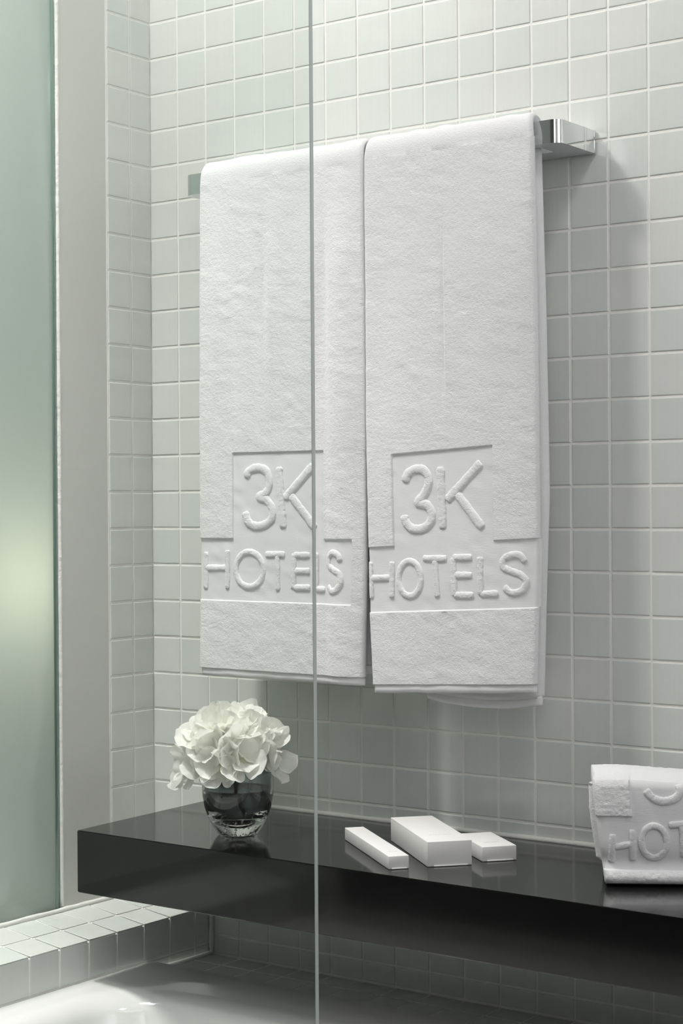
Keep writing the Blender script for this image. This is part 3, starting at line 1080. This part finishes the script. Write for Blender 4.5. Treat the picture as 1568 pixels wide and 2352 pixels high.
def ft_front(u, h):
    """front face of the folded towel (towards the camera): depth at length u, height h"""
    t = h / FH
    y = 0.004 * (1 - abs(2 * t - 1) ** 2.0) * -1
    # the flat band sits back, the lower fold bulges out
    y += -0.0050 * math.exp(-((h - 0.009) / 0.0085) ** 2) + 0.0030 * math.exp(-((h - 0.024) / 0.010) ** 2)
    if t > 0.86:
        y += ((t - 0.86) / 0.14) ** 2 * 0.011
    if h < 0.008:
        y += ((0.008 - h) / 0.008) ** 2 * 0.004
    return y


def ft_left(h):
    return -0.0117 * min(1, max(0, (h - 0.012) / 0.085)) ** 0.8


BANDZ0, BANDZ1 = 0.0165, 0.0690      # flat woven band
nu, nh = 190, 130
hs = list(np.linspace(0.0035, FH - 0.008, nh))
us = list(np.linspace(0, 1, nu))
V, F, FP = [], [], []


def band_in(q, h):
    if h < BANDZ0:
        return False
    if q < 0.20:
        return h < BANDZ1 + 0.0015
    return h < 0.112


def vn1(x):
    return float(vnoise(x, 0.3, 0.7, 31))


idx = {}
for i, h in enumerate(hs):
    for j, q in enumerate(us):
        lx = ft_left(h)
        u = lx + q * (FL - lx)
        y = ft_front(u, h)
        e = (u - lx)
        if e < 0.009:
            y += 0.006 * (1 - math.sqrt(max(0, 1 - (1 - e / 0.009) ** 2)))
        fl = band_in(q, h)
        y += 0.0020 if fl else -0.0008 + 0.0005 * float(vnoise(u * 330, h * 330, 0.4, 41))
        y += 0.0020 * float(vnoise(u * 22, h * 18, 0, 33))
        V.append((u, y, h + 0.0022 * math.sin(u * 38 + 1.2) * (h / FH)))
W0 = len(V)
# wrap over the top, down the back and under to close the roll
wrap = []
for a in np.linspace(90, -90, 1):
    pass
path = [(0.004, FH - 0.0035), (0.010, FH - 0.0008), (0.020, FH), (FD - 0.020, FH), (FD - 0.008, FH - 0.003), (FD - 0.001, FH - 0.014), (FD, FH * 0.5), (FD - 0.001, 0.012), (FD - 0.008, 0.002), (FD - 0.02, 0.0), (0.015, 0.0), (0.004, 0.0012)]
path[0] = (0.012, FH - 0.0035)
path[1] = (0.018, FH - 0.0008)
path[2] = (0.026, FH)
for k, (dy, h) in enumerate(path):
    for j, q in enumerate(us):
        lx = ft_left(h) + 0.002
        u = lx + q * (FL - lx)
        hh = h + (0.0022 * math.sin(u * 38 + 1.2) * (h / FH) if h > 0.05 else 0)
        nz = 0.0007 * float(vnoise(u * 240, dy * 240, h * 240, 44)) if h > 0.004 else 0.0
        V.append((u, dy, max(0.0, hh + nz)))
tot_rows = nh + len(path)
for i in range(tot_rows):
    i2 = (i + 1) % tot_rows
    for j in range(nu - 1):
        q = (i * nu + j, i * nu + j + 1, i2 * nu + j + 1, i2 * nu + j)
        isb = False
        if i < nh - 1:
            lx = ft_left(hs[i])
            isb = all(band_in(us[b], hs[a]) for a, b in ((i, j), (i, j + 1), (i + 1, j), (i + 1, j + 1)))
        (FP if isb else F).append(q)
F.append(tuple(i * nu for i in range(tot_rows)))
F.append(tuple(i * nu + nu - 1 for i in range(tot_rows))[::-1])
link('terry_body', mesh_pd('terry_body', V, F, True), M_TERRY, ft)
FPa = np.array(FP)
used, inv = np.unique(FPa.reshape(-1), return_inverse=True)
link('woven_panel', mesh_pd('woven_panel', [V[i] for i in used], inv.reshape(-1, 4), True), M_WEAVE, ft, label='flat woven logo panel')


def ft_surf(x, z):
    y = ft_front(x, z) + 0.0018 + 0.0020 * float(vnoise(x * 22, z * 18, 0, 33))
    return Vector((x, y, z + 0.0022 * math.sin(x * 38 + 1.2) * (z / FH))), Vector((0, -1, 0.12 if z > 0.08 else 0)).normalized()


K_ = 2235.0   # strokes measured on the towel face, in thousandths of its length
def fx(px, py):
    return ((px - 1390) / K_, (2031 - py) / K_)


FT = {
    'H': [[fx(1408, 1914), fx(1406, 1978)], [fx(1452, 1903), fx(1454, 1973)], [fx(1412, 1944), fx(1452, 1935)]],
    'O': [[fx(1502 + 29 * math.cos(t), 1929 - 37 * math.sin(t)) for t in [i * math.pi / 12 for i in range(25)]]],
    'T': [[fx(1535, 1889), fx(1592, 1882)], [fx(1565, 1886), fx(1569, 1962)]],
    'E': [[fx(1612, 1885), fx(1614, 1958)], [fx(1612, 1885), fx(1650, 1882)], [fx(1612, 1921), fx(1648, 1918)], [fx(1614, 1956), fx(1652, 1952)]],
    'L': [[fx(1672, 1882), fx(1674, 1952)], [fx(1674, 1951), fx(1706, 1948)]],
    'three': [[fx(1484, 1812), fx(1498, 1828), fx(1520, 1835), fx(1548, 1828), fx(1562, 1812), fx(1558, 1795)]],
    'K': [[fx(1590, 1780), fx(1594, 1836)], [fx(1602, 1800), fx(1640, 1832)]],
}
for k, st in FT.items():
    link('raised_letter', letter_mesh('raised_letter', st, 0.0036 if k not in ('three', 'K') else 0.0044, 0.0022, ft_surf), M_TERRY, ft,
         label='raised terry %s of the towel lettering' % ('numeral 3' if k == 'three' else 'letter ' + k))
# inner layer peeping out past the front layer at the left end
V, F = [], []
nn = 26
for i in range(nn + 1):
    h = 0.0235 + (FH - 0.012 - 0.0235) * i / nn
    lx = -0.0148 + 0.0075 * max(0, 1 - (h - 0.0235) / 0.06) ** 1.3
    if i == 0:
        lx += 0.005
    rg = [(0.004, 0.010), (lx + 0.006, 0.008), (lx + 0.002, 0.010), (lx, 0.014), (lx + 0.0005, 0.020), (lx + 0.003, 0.026), (0.006, 0.030)]
    V += [(x + 0.0005 * float(vnoise(i * 0.9, j * 1.1, 0, 51)), y, h) for j, (x, y) in enumerate(rg)]
for i in range(nn):
    for j in range(6):
        F.append((i * 7 + j, i * 7 + j + 1, (i + 1) * 7 + j + 1, (i + 1) * 7 + j))
F.append(tuple(range(7)))
F.append(tuple(nn * 7 + j for j in range(7))[::-1])
link('inner_fold', mesh_pd('inner_fold', V, F, True), M_TERRY, ft)


# ------------------------------------------------------------------ three amenity boxes
def carton(label, A, B, wd, hg, name='amenity_box', text_at=0.86):
    """A: rear-left foot, B: front-left foot; the box lies to the right of A->B"""
    A, B = Vector((*A, 0)), Vector((*B, 0))
    d = (B - A)
    L_ = d.length
    d.normalize()
    root = link(name, None, label=label, cat='box', group='white amenity boxes on the shelf', loc=(B.x, B.y, SZ + 0.0002), rot=(0, 0, math.atan2(d.y, d.x) + math.pi / 2))
    # local frame: +y runs back along the box, +x to the right
    link('carton', boxes('carton', [(0, wd, 0, L_, 0.0, hg)], 0.0006, 2), M_CARD, root)
    link('end_flap', boxes('end_flap', [(wd * 0.14, wd * 0.90, -0.0012, -0.0001, 0.0, 0.0016)], 0.0003, 1), M_CARD, root, label='tucked end flap at the foot')
    # a faint line of tiny print near the front of the lid
    bm = bmesh.new()
    x = wd * 0.26
    k = 0
    y0_ = L_ * (1 - text_at)
    while x < wd * 0.74:
        h1 = random.choice((0.0012, 0.0012, 0.0020))
        box_bm(bm, x, x + 0.00022, y0_, y0_ + h1, hg - 0.0001, hg + 0.00006)
        if random.random() < 0.6:
            box_bm(bm, x, x + 0.0006, y0_ + 0.0009, y0_ + 0.00115, hg - 0.0001, hg + 0.00006)
        if random.random() < 0.6:
            box_bm(bm, x + 0.00045, x + 0.00065, y0_, y0_ + 0.0011, hg - 0.0001, hg + 0.00006)
        x += random.choice((0.0011, 0.0011, 0.0018))
    link('printed_line', bm_mesh('printed_line', bm), M_INK, root, label='tiny grey printed line')
    return root


carton('long slim white box, leftmost of the three on the shelf', (0.4165, -0.1285), (0.5572, -0.2412), 0.0228, 0.0142)
carton('largest white box, in the middle of the three on the shelf', (0.4645, -0.1030), (0.5842, -0.2066), 0.0502, 0.0272, text_at=0.76)
carton('small squarish white box, rightmost of the three, next to the largest', (0.5530, -0.0960), (0.6180, -0.1490), 0.0398, 0.0163, text_at=0.72)

# ------------------------------------------------------------------ vase
VX, VY = 0.2880, -0.1690
vase = link('glass_vase', None, label='small rounded smoked-glass vase with clear bubbled base on the black shelf', cat='vase', loc=(VX, VY, SZ + 0.0003))
VH = 0.0820
outp = [(0.0, 0.0), (0.0210, 0.0), (0.0240, 0.0012), (0.0295, 0.0085), (0.0355, 0.0195), (0.0402, 0.0330), (0.0425, 0.0470), (0.0431, 0.0600), (0.0428, 0.0720), (0.0424, VH - 0.001)]
rim = [(0.0418, VH + 0.0002), (0.0408, VH - 0.0003)]
inp = [(0.0404, VH - 0.002), (0.0404, 0.0700), (0.0403, 0.0560), (0.0390, 0.0430), (0.0352, 0.0320), (0.0288, 0.0238), (0.0200, 0.0176), (0.0100, 0.0138), (0.0, 0.0128)]
link('glass_body', lathe('glass_body', outp + rim + inp, 96), M_GLASS, vase)
sm_out = [(r - 0.0003 if r > 0 else 0, z + 0.0003) for r, z in inp]
sm_in = [(max(r - 0.0012, 0), z + 0.0012) for r, z in inp[::-1]]
sm_in[0] = (0.0, inp[-1][1] + 0.0012)
link('smoked_lining', lathe('smoked_lining', sm_out + [(0.0, inp[-1][1] + 0.0015)] if False else sm_out + sm_in, 96), M_SMOKE, vase, label='smoke-grey inner glass layer')
wl = 0.0540
wp = [(max(r - 0.0016, 0), z + 0.0016) for r, z in inp if z + 0.0016 < wl - 0.001]
wr = np.interp(wl, [p[1] for p in inp[::-1]], [p[0] for p in inp[::-1]]) - 0.0016
link('water', lathe('water', [(0.0, wl), (wr - 0.001, wl), (wr, wl + 0.0003)] + wp, 96), M_WATER, vase)
bm = bmesh.new()
for k in range(70):
    a = random.uniform(0, 2 * math.pi)
    if k < 46:
        z = random.uniform(0.003, 0.0135)
        rm = np.interp(z, [0.0, 0.0085, 0.0195], [0.020, 0.0275, 0.0335]) - 0.0018
        r = rm * math.sqrt(random.uniform(0.15, 1))
        rad = random.uniform(0.0006, 0.0017)
    else:
        z = random.uniform(0.02, VH - 0.006)
        ro_ = np.interp(z, [p[1] for p in outp], [p[0] for p in outp])
        ri_ = np.interp(z, [p[1] for p in inp[::-1]], [p[0] for p in inp[::-1]])
        r = (ro_ + ri_) / 2
        rad = min(0.0014, (ro_ - ri_) / 2 - 0.0001)
        if rad < 0.0003:
            continue
    mt = Matrix.Translation((r * math.cos(a), r * math.sin(a), z)) @ Matrix.Diagonal((1, 1, random.uniform(0.8, 1.3), 1))
    bmesh.ops.create_icosphere(bm, subdivisions=2, radius=rad, matrix=mt)
link('air_bubbles', bm_mesh('air_bubbles', bm, True), M_BUBBLE, vase, kind='stuff', label='small air bubbles trapped in the glass')

# ------------------------------------------------------------------ hydrangea head in the vase
bloom = link('white_hydrangea', None, label='cream-white ruffled hydrangea bloom resting in the smoked vase', cat='flower', loc=(VX, VY, SZ + VH))


def petal_mesh(k):
    """one broad rounded petal growing along +x from the origin, softly ruffled at its rim"""
    R_ = random.Random(100 + k)
    nu_, nv_ = 15, 13
    L_ = R_.uniform(0.031, 0.037)
    Wm = L_ * R_.uniform(0.62, 0.74)
    ph, ph2 = R_.uniform(0, 6), R_.uniform(0, 6)
    cup = R_.uniform(0.30, 0.65)
    V, F = [], []
    for i in range(nu_):
        t = 0.5 - 0.5 * math.cos(math.pi * i / (nu_ - 1))
        wd = Wm * max(0.0, math.sin(math.pi * (t * 0.985 + 0.005))) ** 0.58 * (0.30 + 0.70 * t ** 0.8)
        for j in range(nv_):
            q = -1 + 2 * j / (nv_ - 1)
            edge = max(t ** 3, abs(q) ** 3 * t)
            x = L_ * t
            y = wd * q
            z = cup * (x * x / L_) * 0.55 - 0.004 * math.sin(math.pi * t) + 0.40 * cup * y * y / Wm
            an = math.atan2(y, x - L_ * 0.45)
            z += edge * (0.0028 * math.sin(3 * an + ph) + 0.0017 * math.sin(7 * an + ph2) + 0.0007 * math.sin(13 * an + ph))
            V.append((x, y, z))
    for i in range(nu_ - 1):
        for j in range(nv_ - 1):
            a = i * nv_ + j
            F.append((a, a + nv_, a + nv_ + 1, a + 1))
    me = mesh_pd('petal', V, F, True)
    me.materials.append(M_PETAL)
    return me


PET = [petal_mesh(k) for k in range(9)]
bm = bmesh.new()
bmesh.ops.create_icosphere(bm, subdivisions=2, radius=0.0016)
BUD = bm_mesh('floret_centre', bm, True)
BUD.materials.append(M_BUD)
RF = random.Random(4)
SP = []
N_F = 24
for i in range(N_F):
    zc = 1 - (i + 0.5) / N_F * 1.12
    ph = i * 2.39996 + RF.uniform(-0.2, 0.2)
    rr = math.sqrt(max(0, 1 - zc * zc))
    SP.append(Vector((rr * math.cos(ph), rr * math.sin(ph), zc)))
CEN = Vector((-0.006, -0.005, 0.019))
for i, s_ in enumerate(SP):
    rad = Vector((0.040, 0.040, 0.031))
    p = CEN + Vector((s_.x * rad.x, s_.y * rad.y, s_.z * rad.z))
    nrm = Vector((s_.x / rad.x, s_.y / rad.y, s_.z / rad.z)).normalized()
    # keep clear of the vase mouth
    if p.z < 0.0035:
        lim = 0.0455
        h_ = Vector((p.x, p.y)).length
        if h_ < lim:
            p.z = max(p.z, 0.004)
    scl = RF.uniform(0.85, 1.12)
    q = nrm.to_track_quat('Z', 'Y')
    cen = link('floret_centre', BUD, None, bloom, loc=p)
    cen.rotation_mode = 'QUATERNION'
    cen.rotation_quaternion = q
    a0 = RF.uniform(0, 6.28)
    for k in range(4):
        pe = link('petal', RF.choice(PET), None, cen)
        a = a0 + k * math.pi / 2 + RF.uniform(-0.18, 0.18)
        tilt_ = RF.uniform(0.05, 0.55)
        pe.matrix_local = Matrix.Rotation(a, 4, 'Z') @ Matrix.Rotation(-tilt_, 4, 'Y') @ Matrix.Rotation(RF.uniform(-0.2, 0.2), 4, 'X') @ Matrix.Scale(scl, 4)
# the sprays that droop over the rim on the left and right: direction in camera terms
for (du, dz, dn, sc) in ((-0.056, 0.002, 0.012, 0.95), (-0.064, -0.006, 0.004, 0.80), (0.043, 0.010, 0.008, 0.95),
                         (-0.018, 0.002, 0.044, 0.85), (0.006, 0.012, 0.046, 0.95), (-0.036, 0.010, 0.032, 0.95)):
    p = RIGHT * du + BACK * dn + Vector((0, 0, dz))
    nrm = (RIGHT * du * 1.0 + BACK * (dn + 0.02) + Vector((0, 0, 0.01 + dz))).normalized()
    cen = link('floret_centre', BUD, None, bloom, loc=p)
    cen.rotation_mode = 'QUATERNION'
    cen.rotation_quaternion = nrm.to_track_quat('Z', 'Y')
    a0 = RF.uniform(0, 6.28)
    for k in range(4):
        pe = link('petal', RF.choice(PET), None, cen)
        pe.matrix_local = Matrix.Rotation(a0 + k * math.pi / 2 + RF.uniform(-0.15, 0.15), 4, 'Z') @ Matrix.Rotation(-RF.uniform(-0.1, 0.45), 4, 'Y') @ Matrix.Scale(sc, 4)
bead('stem', [(0.0, 0.0, 0.012), (-0.003, -0.002, -0.012), (0.002, -0.006, -0.028), (0.011, -0.008, -0.046), (0.017, -0.008, -0.056)], 0.0020, M_STEM, bloom, 12, 'dark green stem seen through the glass', wob=0.1)
